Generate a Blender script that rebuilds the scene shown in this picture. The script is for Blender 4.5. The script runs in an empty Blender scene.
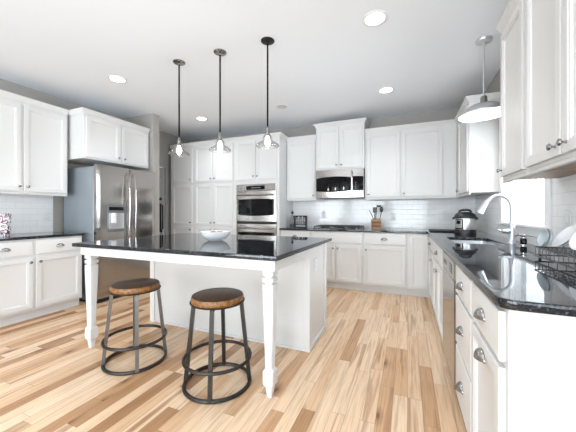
import bpy, bmesh, math, random
from mathutils import Vector, Matrix

C = bpy.context.scene.collection
scene = bpy.context.scene
random.seed(7)
PI = math.pi

# ---------------------------------------------------------------- camera, sky, lights, exposure
cam_d = bpy.data.cameras.new('camera')
cam = bpy.data.objects.new('camera', cam_d)
C.objects.link(cam)
cam.location = (0, 0, 1.17)
cam.rotation_euler = (PI / 2, 0, math.radians(22.69))
cam_d.sensor_width = 36
cam_d.lens = 285.5 / 576 * 36
cam_d.shift_y = -3.42 / 576
cam_d.clip_start = .02
scene.camera = cam

scene.view_settings.view_transform = 'Standard'
scene.view_settings.look = 'None'
scene.view_settings.gamma = 1
scene.view_settings.use_curve_mapping = False
scene.view_settings.exposure = -1.04

world = bpy.data.worlds.new('daylight')
scene.world = world
world.use_nodes = True
bg = world.node_tree.nodes['Background']
bg.inputs[0].default_value = (.84, .93, 1, 1)
bg.inputs[1].default_value = 10.0


def area(name, loc, rot, sx, sy, power, col=(1, 1, 1), spread=PI):
    d = bpy.data.lights.new(name, 'AREA')
    d.shape = 'RECTANGLE'
    d.size, d.size_y = sx, sy
    d.energy = power
    d.color = col
    d.spread = spread
    o = bpy.data.objects.new(name, d)
    o.location, o.rotation_euler = loc, rot
    C.objects.link(o)
    return o


# area lights for daylight at the sink window and at added, unseen windows (lights sit just outside the panes)
FRONT_P, SIDE_P, SINK_P, DOWN_P = 145, 60, 45, 8
for wx in (-3.35, -1.65, .05):
    area('window_daylight', (wx, -3.20, 1.1), (PI / 2 + .6, 0, 0), 1.4, 2.0, FRONT_P, (.82, .92, 1))  # for added front windows out of view; tilted up to brighten the ceiling
for wy in (-2.0, -.35):
    area('window_daylight', (1.12, wy, 1.4), (PI / 2 + .7, 0, PI / 2), 1.3, 1.6, SIDE_P, (.82, .92, 1))  # for added side windows out of view, tilted up as well
area('window_daylight', (1.12, 3.13, 1.58), (PI / 2, 0, PI / 2), 1.0, 1.0, SINK_P, (.82, .92, 1))


# ---------------------------------------------------------------- materials
def new_mat(name):
    m = bpy.data.materials.new(name)
    m.use_nodes = True
    nt = m.node_tree
    return m, nt, nt.nodes['Principled BSDF']


def N(nt, t, **kw):
    n = nt.nodes.new(t)
    for k, v in kw.items():
        setattr(n, k, v)
    return n


def L(nt, a, b):
    nt.links.new(a, b)


def plain(name, col, rough=.5, metal=0, spec=.5, coat=0, var=.03, scale=6, bump=0):
    """A procedural surface: base colour with a faint noise variation."""
    m, nt, b = new_mat(name)
    tc = N(nt, 'ShaderNodeTexCoord')
    no = N(nt, 'ShaderNodeTexNoise')
    no.inputs['Scale'].default_value = scale
    L(nt, tc.outputs['Object'], no.inputs['Vector'])
    mx = N(nt, 'ShaderNodeMix', data_type='RGBA')
    mx.inputs[6].default_value = tuple(c * (1 - var) for c in col) + (1,)
    mx.inputs[7].default_value = tuple(min(1, c * (1 + var)) for c in col) + (1,)
    L(nt, no.outputs[0], mx.inputs[0])
    L(nt, mx.outputs[2], b.inputs['Base Color'])
    b.inputs['Roughness'].default_value = rough
    b.inputs['Metallic'].default_value = metal
    b.inputs['Specular IOR Level'].default_value = spec
    b.inputs['Coat Weight'].default_value = coat
    b.inputs['Coat Roughness'].default_value = .05
    if bump:
        bp = N(nt, 'ShaderNodeBump')
        bp.inputs['Strength'].default_value = bump
        bp.inputs['Distance'].default_value = .002
        L(nt, no.outputs[0], bp.inputs['Height'])
        L(nt, bp.outputs[0], b.inputs['Normal'])
    return m


def ramp(nt, stops):
    r = N(nt, 'ShaderNodeValToRGB')
    cr = r.color_ramp
    while len(cr.elements) < len(stops):
        cr.elements.new(.5)
    for e, (p, c) in zip(cr.elements, stops):
        e.position = p
        e.color = tuple(c) + (1,)
    return r


def math_n(nt, op, a, b=None, c=None):
    n = N(nt, 'ShaderNodeMath', operation=op)
    for i, v in enumerate((a, b, c)):
        if v is None:
            continue
        if isinstance(v, (int, float)):
            n.inputs[i].default_value = v
        else:
            L(nt, v, n.inputs[i])
    return n.outputs[0]


def floor_mat():
    m, nt, b = new_mat('hickory planks')
    geo = N(nt, 'ShaderNodeNewGeometry')
    sep = N(nt, 'ShaderNodeSeparateXYZ')
    L(nt, geo.outputs['Position'], sep.inputs[0])
    x, y = sep.outputs[0], sep.outputs[1]
    W = .083
    u = math_n(nt, 'DIVIDE', x, W)
    row = math_n(nt, 'FLOOR', u)
    fu = math_n(nt, 'FRACT', u)
    wn = N(nt, 'ShaderNodeTexWhiteNoise', noise_dimensions='1D')
    L(nt, row, wn.inputs['W'])
    ln = math_n(nt, 'ADD', math_n(nt, 'MULTIPLY', wn.outputs['Value'], .75), .55)
    yo = math_n(nt, 'ADD', y, math_n(nt, 'MULTIPLY', wn.outputs['Value'], 37.3))
    v = math_n(nt, 'DIVIDE', yo, ln)
    idx = math_n(nt, 'FLOOR', v)
    fv = math_n(nt, 'FRACT', v)
    cmb = N(nt, 'ShaderNodeCombineXYZ')
    L(nt, row, cmb.inputs[0]); L(nt, idx, cmb.inputs[1])
    pn = N(nt, 'ShaderNodeTexWhiteNoise', noise_dimensions='2D')
    L(nt, cmb.outputs[0], pn.inputs['Vector'])
    # grain coordinates, shifted per plank, stretched along the plank
    sh = math_n(nt, 'MULTIPLY', pn.outputs['Value'], 53.0)
    gc = N(nt, 'ShaderNodeCombineXYZ')
    L(nt, math_n(nt, 'ADD', math_n(nt, 'MULTIPLY', x, 14.0), sh), gc.inputs[0])
    L(nt, math_n(nt, 'ADD', math_n(nt, 'MULTIPLY', y, .65), sh), gc.inputs[1])
    L(nt, sh, gc.inputs[2])
    n1 = N(nt, 'ShaderNodeTexNoise')
    n1.inputs['Scale'].default_value = 1.3
    n1.inputs['Detail'].default_value = 3
    n1.inputs['Distortion'].default_value = .9
    L(nt, gc.outputs[0], n1.inputs['Vector'])
    n2 = N(nt, 'ShaderNodeTexNoise')
    n2.inputs['Scale'].default_value = 6
    n2.inputs['Detail'].default_value = 4
    L(nt, gc.outputs[0], n2.inputs['Vector'])
    # plank tone: mostly cream, some tan, few brown
    pr = ramp(nt, [(0, (.77, .56, .37)), (.35, (.84, .63, .44)), (.58, (.76, .53, .34)), (.76, (.68, .43, .25)), (.90, (.52, .30, .155)), (1, (.34, .175, .08))])
    L(nt, pn.outputs['Value'], pr.inputs[0])
    # brown heartwood streaks
    st = ramp(nt, [(.53, (0, 0, 0)), (.60, (.7, .7, .7)), (.68, (1, 1, 1))])
    L(nt, n1.outputs[0], st.inputs[0])
    pick = N(nt, 'ShaderNodeTexWhiteNoise', noise_dimensions='3D')
    c3 = N(nt, 'ShaderNodeCombineXYZ')
    L(nt, row, c3.inputs[0]); L(nt, idx, c3.inputs[1]); c3.inputs[2].default_value = 9.1
    L(nt, c3.outputs[0], pick.inputs['Vector'])
    amt = math_n(nt, 'MULTIPLY', st.outputs[0], math_n(nt, 'MULTIPLY', pick.outputs['Value'], .85))
    mx = N(nt, 'ShaderNodeMix', data_type='RGBA')
    L(nt, amt, mx.inputs[0]); L(nt, pr.outputs[0], mx.inputs[6])
    mx.inputs[7].default_value = (.33, .165, .07, 1)
    fine = ramp(nt, [(.28, (.80, .76, .72)), (.55, (1.03, 1.03, 1.03))])
    L(nt, n2.outputs[0], fine.inputs[0])
    mu = N(nt, 'ShaderNodeMix', data_type='RGBA', blend_type='MULTIPLY')
    mu.inputs[0].default_value = 1
    L(nt, mx.outputs[2], mu.inputs[6]); L(nt, fine.outputs[0], mu.inputs[7])
    # sparse knots
    kc = N(nt, 'ShaderNodeCombineXYZ')
    L(nt, math_n(nt, 'ADD', math_n(nt, 'MULTIPLY', x, 4.0), sh), kc.inputs[0])
    L(nt, math_n(nt, 'MULTIPLY', y, 1.6), kc.inputs[1])
    kv = N(nt, 'ShaderNodeTexVoronoi', voronoi_dimensions='2D')
    kv.inputs['Scale'].default_value = 1
    L(nt, kc.outputs[0], kv.inputs['Vector'])
    kr = ramp(nt, [(.05, (1, 1, 1)), (.09, (.5, .5, .5)), (.20, (0, 0, 0))])
    L(nt, math_n(nt, 'ADD', kv.outputs['Distance'], math_n(nt, 'MULTIPLY', n2.outputs[0], .06)), kr.inputs[0])
    mk = N(nt, 'ShaderNodeMix', data_type='RGBA')
    L(nt, math_n(nt, 'MULTIPLY', kr.outputs[0], math_n(nt, 'GREATER_THAN', pn.outputs['Value'], .78)), mk.inputs[0])
    L(nt, mu.outputs[2], mk.inputs[6])
    mk.inputs[7].default_value = (.20, .09, .04, 1)
    mu = mk
    # joints
    eu = math_n(nt, 'MULTIPLY', math_n(nt, 'MINIMUM', fu, math_n(nt, 'SUBTRACT', 1, fu)), W)
    ev = math_n(nt, 'MULTIPLY', math_n(nt, 'MINIMUM', fv, math_n(nt, 'SUBTRACT', 1, fv)), ln)
    gap = math_n(nt, 'LESS_THAN', math_n(nt, 'MINIMUM', eu, ev), .0011)
    mg = N(nt, 'ShaderNodeMix', data_type='RGBA')
    L(nt, math_n(nt, 'MULTIPLY', gap, .6), mg.inputs[0])
    L(nt, mu.outputs[2], mg.inputs[6])
    mg.inputs[7].default_value = (.16, .09, .05, 1)
    L(nt, mg.outputs[2], b.inputs['Base Color'])
    b.inputs['Roughness'].default_value = .3
    b.inputs['Specular IOR Level'].default_value = .45
    bp = N(nt, 'ShaderNodeBump')
    bp.inputs['Strength'].default_value = .25
    bp.inputs['Distance'].default_value = .001
    L(nt, math_n(nt, 'SUBTRACT', n2.outputs[0], gap), bp.inputs['Height'])
    L(nt, bp.outputs[0], b.inputs['Normal'])
    return m


def tile_mat(name, axis):
    """White glazed subway tile in running bond; axis = the horizontal world axis of the wall."""
    m, nt, b = new_mat(name)
    geo = N(nt, 'ShaderNodeNewGeometry')
    sep = N(nt, 'ShaderNodeSeparateXYZ')
    L(nt, geo.outputs['Position'], sep.inputs[0])
    cmb = N(nt, 'ShaderNodeCombineXYZ')
    L(nt, sep.outputs[axis], cmb.inputs[0])
    L(nt, math_n(nt, 'SUBTRACT', sep.outputs[2], .9145), cmb.inputs[1])
    br = N(nt, 'ShaderNodeTexBrick')
    br.inputs['Scale'].default_value = 1
    br.inputs['Brick Width'].default_value = .153
    br.inputs['Row Height'].default_value = .0765
    br.inputs['Mortar Size'].default_value = .0016
    br.inputs['Mortar Smooth'].default_value = .3
    br.inputs['Color1'].default_value = (.88, .88, .88, 1)
    br.inputs['Color2'].default_value = (.85, .85, .85, 1)
    br.inputs['Mortar'].default_value = (.70, .70, .70, 1)
    L(nt, cmb.outputs[0], br.inputs['Vector'])
    L(nt, br.outputs[0], b.inputs['Base Color'])
    b.inputs['Roughness'].default_value = .09
    bp = N(nt, 'ShaderNodeBump', invert=True)
    bp.inputs['Strength'].default_value = .6
    bp.inputs['Distance'].default_value = .002
    no = N(nt, 'ShaderNodeTexNoise')
    no.inputs['Scale'].default_value = 9
    L(nt, geo.outputs['Position'], no.inputs['Vector'])
    L(nt, math_n(nt, 'ADD', br.outputs['Fac'], math_n(nt, 'MULTIPLY', no.outputs[0], .5)), bp.inputs['Height'])
    L(nt, bp.outputs[0], b.inputs['Normal'])
    return m


def granite_mat():
    m, nt, b = new_mat('black granite')
    tc = N(nt, 'ShaderNodeNewGeometry')
    vo = N(nt, 'ShaderNodeTexVoronoi')
    vo.inputs['Scale'].default_value = 150
    L(nt, tc.outputs['Position'], vo.inputs['Vector'])
    no = N(nt, 'ShaderNodeTexNoise')
    no.inputs['Scale'].default_value = 70
    no.inputs['Detail'].default_value = 4
    L(nt, tc.outputs['Position'], no.inputs['Vector'])
    r1 = ramp(nt, [(.35, (.006, .007, .009)), (.60, (.016, .018, .023)), (.73, (.10, .115, .14))])
    L(nt, no.outputs[0], r1.inputs[0])
    r2 = ramp(nt, [(.80, (0, 0, 0)), (.93, (.10, .11, .13))])
    L(nt, vo.outputs['Color'], r2.inputs[0])
    ad = N(nt, 'ShaderNodeMix', data_type='RGBA', blend_type='ADD')
    ad.inputs[0].default_value = 1
    L(nt, r1.outputs[0], ad.inputs[6]); L(nt, r2.outputs[0], ad.inputs[7])
    L(nt, ad.outputs[2], b.inputs['Base Color'])
    b.inputs['Roughness'].default_value = .04
    b.inputs['Specular IOR Level'].default_value = .55
    return m


def steel_mat(name, col, rough, axis):
    """Brushed steel; axis = local axis the brushing runs along."""
    m, nt, b = new_mat(name)
    b.inputs['Anisotropic'].default_value = .6
    tc = N(nt, 'ShaderNodeTexCoord')
    mp = N(nt, 'ShaderNodeMapping')
    s = [160, 160, 160]
    s[axis] = 2
    mp.inputs['Scale'].default_value = s
    L(nt, tc.outputs['Object'], mp.inputs[0])
    no = N(nt, 'ShaderNodeTexNoise')
    no.inputs['Scale'].default_value = 1
    no.inputs['Detail'].default_value = 2
    L(nt, mp.outputs[0], no.inputs['Vector'])
    r = ramp(nt, [(.3, tuple(c * .93 for c in col)), (.7, col)])
    L(nt, no.outputs[0], r.inputs[0])
    L(nt, r.outputs[0], b.inputs['Base Color'])
    b.inputs['Metallic'].default_value = 1
    b.inputs['Roughness'].default_value = rough
    bp = N(nt, 'ShaderNodeBump')
    bp.inputs['Strength'].default_value = .06
    bp.inputs['Distance'].default_value = .001
    L(nt, no.outputs[0], bp.inputs['Height'])
    L(nt, bp.outputs[0], b.inputs['Normal'])
    return m


def wood_mat(name, dark, light, rough=.35, scale=1):
    m, nt, b = new_mat(name)
    tc = N(nt, 'ShaderNodeTexCoord')
    mp = N(nt, 'ShaderNodeMapping')
    mp.inputs['Scale'].default_value = (4 * scale, 34 * scale, 30 * scale)
    L(nt, tc.outputs['Object'], mp.inputs[0])
    no = N(nt, 'ShaderNodeTexNoise')
    no.inputs['Scale'].default_value = 1
    no.inputs['Detail'].default_value = 4
    no.inputs['Distortion'].default_value = .6
    L(nt, mp.outputs[0], no.inputs['Vector'])
    r = ramp(nt, [(.3, dark), (.7, light)])
    L(nt, no.outputs[0], r.inputs[0])
    L(nt, r.outputs[0], b.inputs['Base Color'])
    b.inputs['Roughness'].default_value = rough
    return m


def glass_mat(name, tint=(1, 1, 1), gloss=.5, rim=.55):
    """Thin clear glass: mostly see-through, mirror-like and slightly grey at grazing angles."""
    m, nt, b = new_mat(name)
    nt.nodes.remove(b)
    out = nt.nodes['Material Output']
    tr = N(nt, 'ShaderNodeBsdfTransparent')
    gl = N(nt, 'ShaderNodeBsdfGlossy')
    gl.inputs['Roughness'].default_value = .02
    lw = N(nt, 'ShaderNodeLayerWeight')
    lw.inputs['Blend'].default_value = .35
    rm = ramp(nt, [(0, tint), (.6, tint), (1, tuple(c * rim for c in tint))])
    L(nt, lw.outputs['Facing'], rm.inputs[0])
    L(nt, rm.outputs[0], tr.inputs[0])
    mx = N(nt, 'ShaderNodeMixShader')
    L(nt, math_n(nt, 'MULTIPLY', lw.outputs['Fresnel'], gloss), mx.inputs[0])
    L(nt, tr.outputs[0], mx.inputs[1]); L(nt, gl.outputs[0], mx.inputs[2])
    L(nt, mx.outputs[0], out.inputs[0])
    return m


def emit_mat(name, col, strength):
    m, nt, b = new_mat(name)
    b.inputs['Base Color'].default_value = (.8, .8, .8, 1)
    b.inputs['Emission Color'].default_value = tuple(col) + (1,)
    b.inputs['Emission Strength'].default_value = strength
    return m


def damask_mat():
    m, nt, b = new_mat('damask print')
    tc = N(nt, 'ShaderNodeTexCoord')
    v1 = N(nt, 'ShaderNodeTexVoronoi', feature='SMOOTH_F1')
    v1.inputs['Scale'].default_value = 26
    L(nt, tc.outputs['Object'], v1.inputs['Vector'])
    rings = math_n(nt, 'SINE', math_n(nt, 'MULTIPLY', v1.outputs['Distance'], 22.0))
    r = ramp(nt, [(.45, (.85, .85, .86)), (.58, (.02, .02, .025))])
    L(nt, rings, r.inputs[0])
    v2 = N(nt, 'ShaderNodeTexVoronoi')
    v2.inputs['Scale'].default_value = 24
    L(nt, tc.outputs['Object'], v2.inputs['Vector'])
    dot = math_n(nt, 'LESS_THAN', v2.outputs['Distance'], .26)
    mx = N(nt, 'ShaderNodeMix', data_type='RGBA')
    L(nt, math_n(nt, 'MULTIPLY', dot, .9), mx.inputs[0])
    L(nt, r.outputs[0], mx.inputs[6])
    mx.inputs[7].default_value = (.55, .10, .25, 1)
    L(nt, mx.outputs[2], b.inputs['Base Color'])
    b.inputs['Roughness'].default_value = .3
    return m


M = dict(
    cab=plain('white cabinet paint', (.725, .72, .71), .5, spec=.3, var=.01),
    trim=plain('white trim paint', (.84, .84, .84), .35, var=.01),
    wall=plain('taupe wall paint', (.385, .365, .34), .8, var=.02, scale=3),
    ceil=plain('white ceiling paint', (.86, .89, .93), .9, var=.01, scale=2),
    door=plain('grey door paint', (.36, .36, .36), .5, var=.02),
    floor=floor_mat(),
    tile_x=tile_mat('subway tile along x', 0), tile_y=tile_mat('subway tile along y', 1),
    granite=granite_mat(),
    steel=steel_mat('brushed steel, vertical grain', (.43, .405, .385), .17, 2),
    steel_h=steel_mat('brushed steel, level grain', (.47, .445, .425), .2, 0),
    fridge_side=plain('grey enamelled steel side', (.26, .29, .315), .18, var=.03),
    nickel=plain('brushed nickel', (.36, .355, .35), .25, 1),
    alu=plain('spun aluminium', (.72, .73, .74), .3, 1),
    chrome=plain('chrome', (.75, .76, .78), .08, 1),
    satin=plain('satin steel faucet', (.66, .69, .73), .3, .85),
    black_metal=plain('black metal', (.012, .012, .013), .4, .2),
    gun=plain('gunmetal tube', (.05, .046, .042), .4, .8),
    gun_highlit=plain('highlit gunmetal tube', (.22, .22, .22), .35, .9),  # paler copy of the gunmetal, leg highlights put into the colour
    black_gloss=plain('black glass', (.005, .005, .006), .05, spec=.2),
    black_plastic=plain('black plastic', (.012, .012, .013), .35),
    dark_gap=plain('dark recess', (.02, .02, .02), .6),
    seat_top=wood_mat('dark walnut seat top', (.022, .012, .007), (.06, .03, .017), .4),
    seat_edge=wood_mat('honey wood seat edge', (.13, .055, .015), (.36, .165, .05), .4, 1.4),
    maple=wood_mat('maple plywood', (.36, .25, .17), (.48, .35, .25), .5),
    crock=wood_mat('banded wood', (.30, .14, .07), (.52, .30, .17), .5),
    crock_dark=wood_mat('dark wood band', (.12, .05, .025), (.24, .11, .055), .5),
    white_ceramic=plain('white ceramic', (.86, .87, .88), .12, var=.01),
    grey_ceramic=plain('pale grey ceramic', (.50, .56, .58), .15, var=.02),
    plastic_white=plain('white plastic', (.80, .80, .80), .4, var=.01),
    grey_plastic=plain('grey plastic', (.25, .26, .27), .4),
    disp=plain('dispenser grey', (.14, .155, .17), .5),
    cork=plain('rose brown dried pods', (.40, .17, .14), .7, var=.3, scale=40),
    spice=plain('pale seasoning', (.55, .52, .48), .7, var=.3, scale=60),
    damask=damask_mat(),
    glass=glass_mat('clear glass'),
    fabric_cord=plain('black fabric cord', (.008, .008, .008), .95, spec=.05),
    bottle=glass_mat('bottle glass', (.72, .75, .75), rim=.08),
    wire=plain('coated wire', (.13, .13, .14), .35, .7),
    pane=glass_mat('window glass', gloss=.8, rim=.9),
    display=emit_mat('dim display', (.35, .6, .75), .25),
    lens=emit_mat('lit lamp lens', (1, .97, .92), 14),
    lens_off=plain('unlit frosted lens', (.62, .62, .62), .6),
    diffuser=emit_mat('lit frosted diffuser', (1, .98, .95), 3.5),
    filament=emit_mat('glowing filament', (1, .80, .52), 60),
    soft_bulb=emit_mat('glowing bulb', (1, .86, .66), 8),
)


# ---------------------------------------------------------------- mesh helpers
class MB:
    """Collects shapes that become ONE mesh object."""

    def __init__(self):
        self.v, self.f, self.mi, self.cur = [], [], [], 0

    def add(self, verts, faces):
        o = len(self.v)
        self.v += [tuple(p) for p in verts]
        for fc in faces:
            self.f.append([o + i for i in fc])
            self.mi.append(self.cur)
        return self

    def loft(self, loops, cap0=True, cap1=True, closed=True):
        n = len(loops[0])
        vs = [p for lp in loops for p in lp]
        fs = []
        for k in range(len(loops) - 1):
            for i in range(n if closed else n - 1):
                j = (i + 1) % n
                fs.append((k * n + i, k * n + j, (k + 1) * n + j, (k + 1) * n + i))
        if cap0:
            fs.append(tuple(reversed(range(n))))
        if cap1:
            fs.append(tuple((len(loops) - 1) * n + i for i in range(n)))
        return self.add(vs, fs)

    def box(self, x0, y0, z0, x1, y1, z1, b=0.0):
        x0, x1 = sorted((x0, x1)); y0, y1 = sorted((y0, y1)); z0, z1 = sorted((z0, z1))
        if b <= 0:
            lp = lambda z: [(x0, y0, z), (x1, y0, z), (x1, y1, z), (x0, y1, z)]
            return self.loft([lp(z0), lp(z1)])
        b = min(b, (x1 - x0) * .45, (y1 - y0) * .45, (z1 - z0) * .45)

        def lp(z, i):
            a, c = i, max(b - i, 0) + i
            X0, X1, Y0, Y1 = x0 + a, x1 - a, y0 + a, y1 - a
            e = b
            return [(X0 + e, Y0, z), (X1 - e, Y0, z), (X1, Y0 + e, z), (X1, Y1 - e, z), (X1 - e, Y1, z), (X0 + e, Y1, z), (X0, Y1 - e, z), (X0, Y0 + e, z)]
        return self.loft([lp(z0, b), lp(z0 + b, 0), lp(z1 - b, 0), lp(z1, b)])

    def rrect(self, x0, y0, x1, y1, zs, r, n=5):
        """rounded rectangle prism through [(z, inset)]"""
        loops = []
        for z, ins in zs:
            lp = []
            rr = max(r - ins, .001)
            for cx, cy, a0 in ((x1 - ins - rr, y0 + ins + rr, -PI / 2), (x1 - ins - rr, y1 - ins - rr, 0), (x0 + ins + rr, y1 - ins - rr, PI / 2), (x0 + ins + rr, y0 + ins + rr, PI)):
                for k in range(n + 1):
                    a = a0 + PI / 2 * k / n
                    lp.append((cx + rr * math.cos(a), cy + rr * math.sin(a), z))
            loops.append(lp)
        return self.loft(loops)

    def lathe(self, prof, c=(0, 0, 0), axis='z', n=32, cap0=True, cap1=True, sx=1, sy=1):
        loops = []
        for r, h in prof:
            lp = []
            for i in range(n):
                a = 2 * PI * i / n
                p = (r * math.cos(a) * sx, r * math.sin(a) * sy, h)
                if axis == 'y-':
                    p = (p[0], -h, p[1])
                elif axis == 'x-':
                    p = (-h, p[0], p[1])
                elif axis == 'x':
                    p = (h, p[0], p[1])
                lp.append((c[0] + p[0], c[1] + p[1], c[2] + p[2]))
            loops.append(lp)
        return self.loft(loops, cap0, cap1)

    def tube(self, pts, r, n=10, closed=False, rs=None):
        P = [Vector(p) for p in pts]
        m = len(P)
        loops = []
        up = None
        for i in range(m):
            if closed:
                t = (P[(i + 1) % m] - P[i - 1]).normalized()
            else:
                t = (P[min(i + 1, m - 1)] - P[max(i - 1, 0)]).normalized()
            if up is None:
                ref = Vector((0, 0, 1)) if abs(t.z) < .9 else Vector((1, 0, 0))
                u = t.cross(ref).normalized()
            else:
                u = (up - t * up.dot(t)).normalized()
            up = u
            w = t.cross(u)
            rr = rs[i] if rs else r
            loops.append([tuple(P[i] + u * (rr * math.cos(2 * PI * k / n)) + w * (rr * math.sin(2 * PI * k / n))) for k in range(n)])
        if closed:
            loops.append(loops[0])
            return self.loft(loops, False, False)
        return self.loft(loops)

    def ring(self, c, R, r, n=40, k=8):
        return self.tube([(c[0] + R * math.cos(2 * PI * i / n), c[1] + R * math.sin(2 * PI * i / n), c[2]) for i in range(n)], r, k, True)

    def sphere(self, c, r, n=16, sz=1):
        prof = [(max(r * math.sin(PI * k / n), .0002), -r * sz * math.cos(PI * k / n)) for k in range(n + 1)]
        return self.lathe(prof, c, n=n * 2)

    def build(self, name, mat, parent=None, smooth=35, solid=0, loc=None):
        me = bpy.data.meshes.new(name)
        me.from_pydata(self.v, [], self.f)
        bm = bmesh.new()
        bm.from_mesh(me)
        bmesh.ops.remove_doubles(bm, verts=bm.verts, dist=1e-5)
        bmesh.ops.recalc_face_normals(bm, faces=bm.faces)
        bm.to_mesh(me)
        bm.free()
        mats = mat if isinstance(mat, (list, tuple)) else [mat]
        for mm in mats:
            me.materials.append(mm)
        if len(mats) > 1 and len(self.mi) == len(me.polygons):
            me.polygons.foreach_set('material_index', self.mi)
        if smooth:
            me.polygons.foreach_set('use_smooth', [True] * len(me.polygons))
            me.set_sharp_from_angle(angle=math.radians(smooth))
        o = bpy.data.objects.new(name, me)
        C.objects.link(o)
        if parent:
            o.parent = parent
        if loc:
            o.location = loc
        if solid:
            md = o.modifiers.new('thickness', 'SOLIDIFY')
            md.thickness = solid
            md.offset = 0
        return o


def tag(o, label, cat, group=None):
    o['label'] = label
    o['category'] = cat
    if group:
        o['group'] = group
    return o


def thing(name, label, cat, loc=(0, 0, 0), rz=0, group=None):
    o = bpy.data.objects.new(name, None)
    o.empty_display_size = .1
    C.objects.link(o)
    o.location = loc
    o.rotation_euler = (0, 0, rz)
    return tag(o, label, cat, group)


def struct(o):
    o['kind'] = 'structure'
    return o


def copy_tree(o, parent=None):
    c = o.copy()
    C.objects.link(c)
    c.parent = parent
    for ch in list(o.children):
        copy_tree(ch, c)
    return c


def slab(name, outline, holes, z0, z1, mat, bevel=.004):
    """A worktop cut from one outline, with holes, eased edges (mesh)."""
    cu = bpy.data.curves.new(name, 'CURVE')
    cu.dimensions = '2D'
    cu.fill_mode = 'BOTH'
    for lp in [outline] + holes:
        s = cu.splines.new('POLY')
        s.points.add(len(lp) - 1)
        for p, q in zip(s.points, lp):
            p.co = (q[0], q[1], 0, 1)
        s.use_cyclic_u = True
    cu.extrude = (z1 - z0) / 2 - bevel
    cu.bevel_depth = bevel
    cu.bevel_resolution = 2
    cu.offset = -bevel
    tmp = bpy.data.objects.new(name + '_tmp', cu)
    C.objects.link(tmp)
    dg = bpy.context.evaluated_depsgraph_get()
    me = bpy.data.meshes.new_from_object(tmp.evaluated_get(dg))
    bpy.data.objects.remove(tmp)
    me.name = name
    me.transform(Matrix.Translation((0, 0, (z0 + z1) / 2)))
    me.materials.clear()
    me.materials.append(mat)
    me.polygons.foreach_set('use_smooth', [True] * len(me.polygons))
    me.set_sharp_from_angle(angle=math.radians(30))
    o = bpy.data.objects.new(name, me)
    C.objects.link(o)
    return o


def arc(cx, cy, r, a0, a1, n=8):
    return [(cx + r * math.cos(math.radians(a0 + (a1 - a0) * k / n)), cy + r * math.sin(math.radians(a0 + (a1 - a0) * k / n))) for k in range(n + 1)]


# ---------------------------------------------------------------- room shell
XL, XR, YB, YF, HC = -4.39, .93, 4.925, -3.05, 2.74
T = .15


def wall_y(name, y0, y1, x0, x1, holes, mat):
    """wall in the x-z plane with rectangular holes (xa, za, xb, zb), sorted by x"""
    b = MB()
    x = x0
    for xa, za, xb, zb in holes:
        b.box(x, y0, 0, xa, y1, HC)
        if za > 0:
            b.box(xa, y0, 0, xb, y1, za)
        b.box(xa, y0, zb, xb, y1, HC)
        x = xb
    b.box(x, y0, 0, x1, y1, HC)
    return struct(b.build(name, mat, smooth=0))


def wall_x(name, x0, x1, y0, y1, holes, mat):
    b = MB()
    y = y0
    for ya, za, yb, zb in holes:
        b.box(x0, y, 0, x1, ya, HC)
        if za > 0:
            b.box(x0, ya, 0, x1, yb, za)
        b.box(x0, ya, zb, x1, yb, HC)
        y = yb
    b.box(x0, y, 0, x1, y1, HC)
    return struct(b.build(name, mat, smooth=0))


struct(MB().box(XL - T, YF - T, -.1, XR + T, YB + T, 0).build('floor', M['floor'], smooth=0))
struct(MB().box(XL - T, YF - T, HC, XR + T, YB + T, HC + .1).build('ceiling', M['ceil'], smooth=0))
wall_y('wall_back', YB, YB + T, XL - T, XR + T, [], M['wall'])
WIN = (2.62, 1.07, 3.645, 2.10)
wall_x('wall_right', XR, XR + T, YF, YB, [(-2.65, .7, -1.35, 2.3), (-1.0, .7, .30, 2.3), WIN], M['wall'])
wall_x('wall_left', XL - T, XL, YF, YB, [(3.56, 0, 4.25, 2.06)], M['wall'])
wall_y('wall_front', YF - T, YF, XL - T, XR + T, [(-4.05, .25, -2.65, 2.35), (-2.35, .25, -.95, 2.35), (-.65, .25, .75, 2.35)], M['wall'])
struct(MB().box(XL, 3.335, 0, -3.70, 3.46, HC, .004).build('wall_partition', M['wall'], smooth=0))


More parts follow.
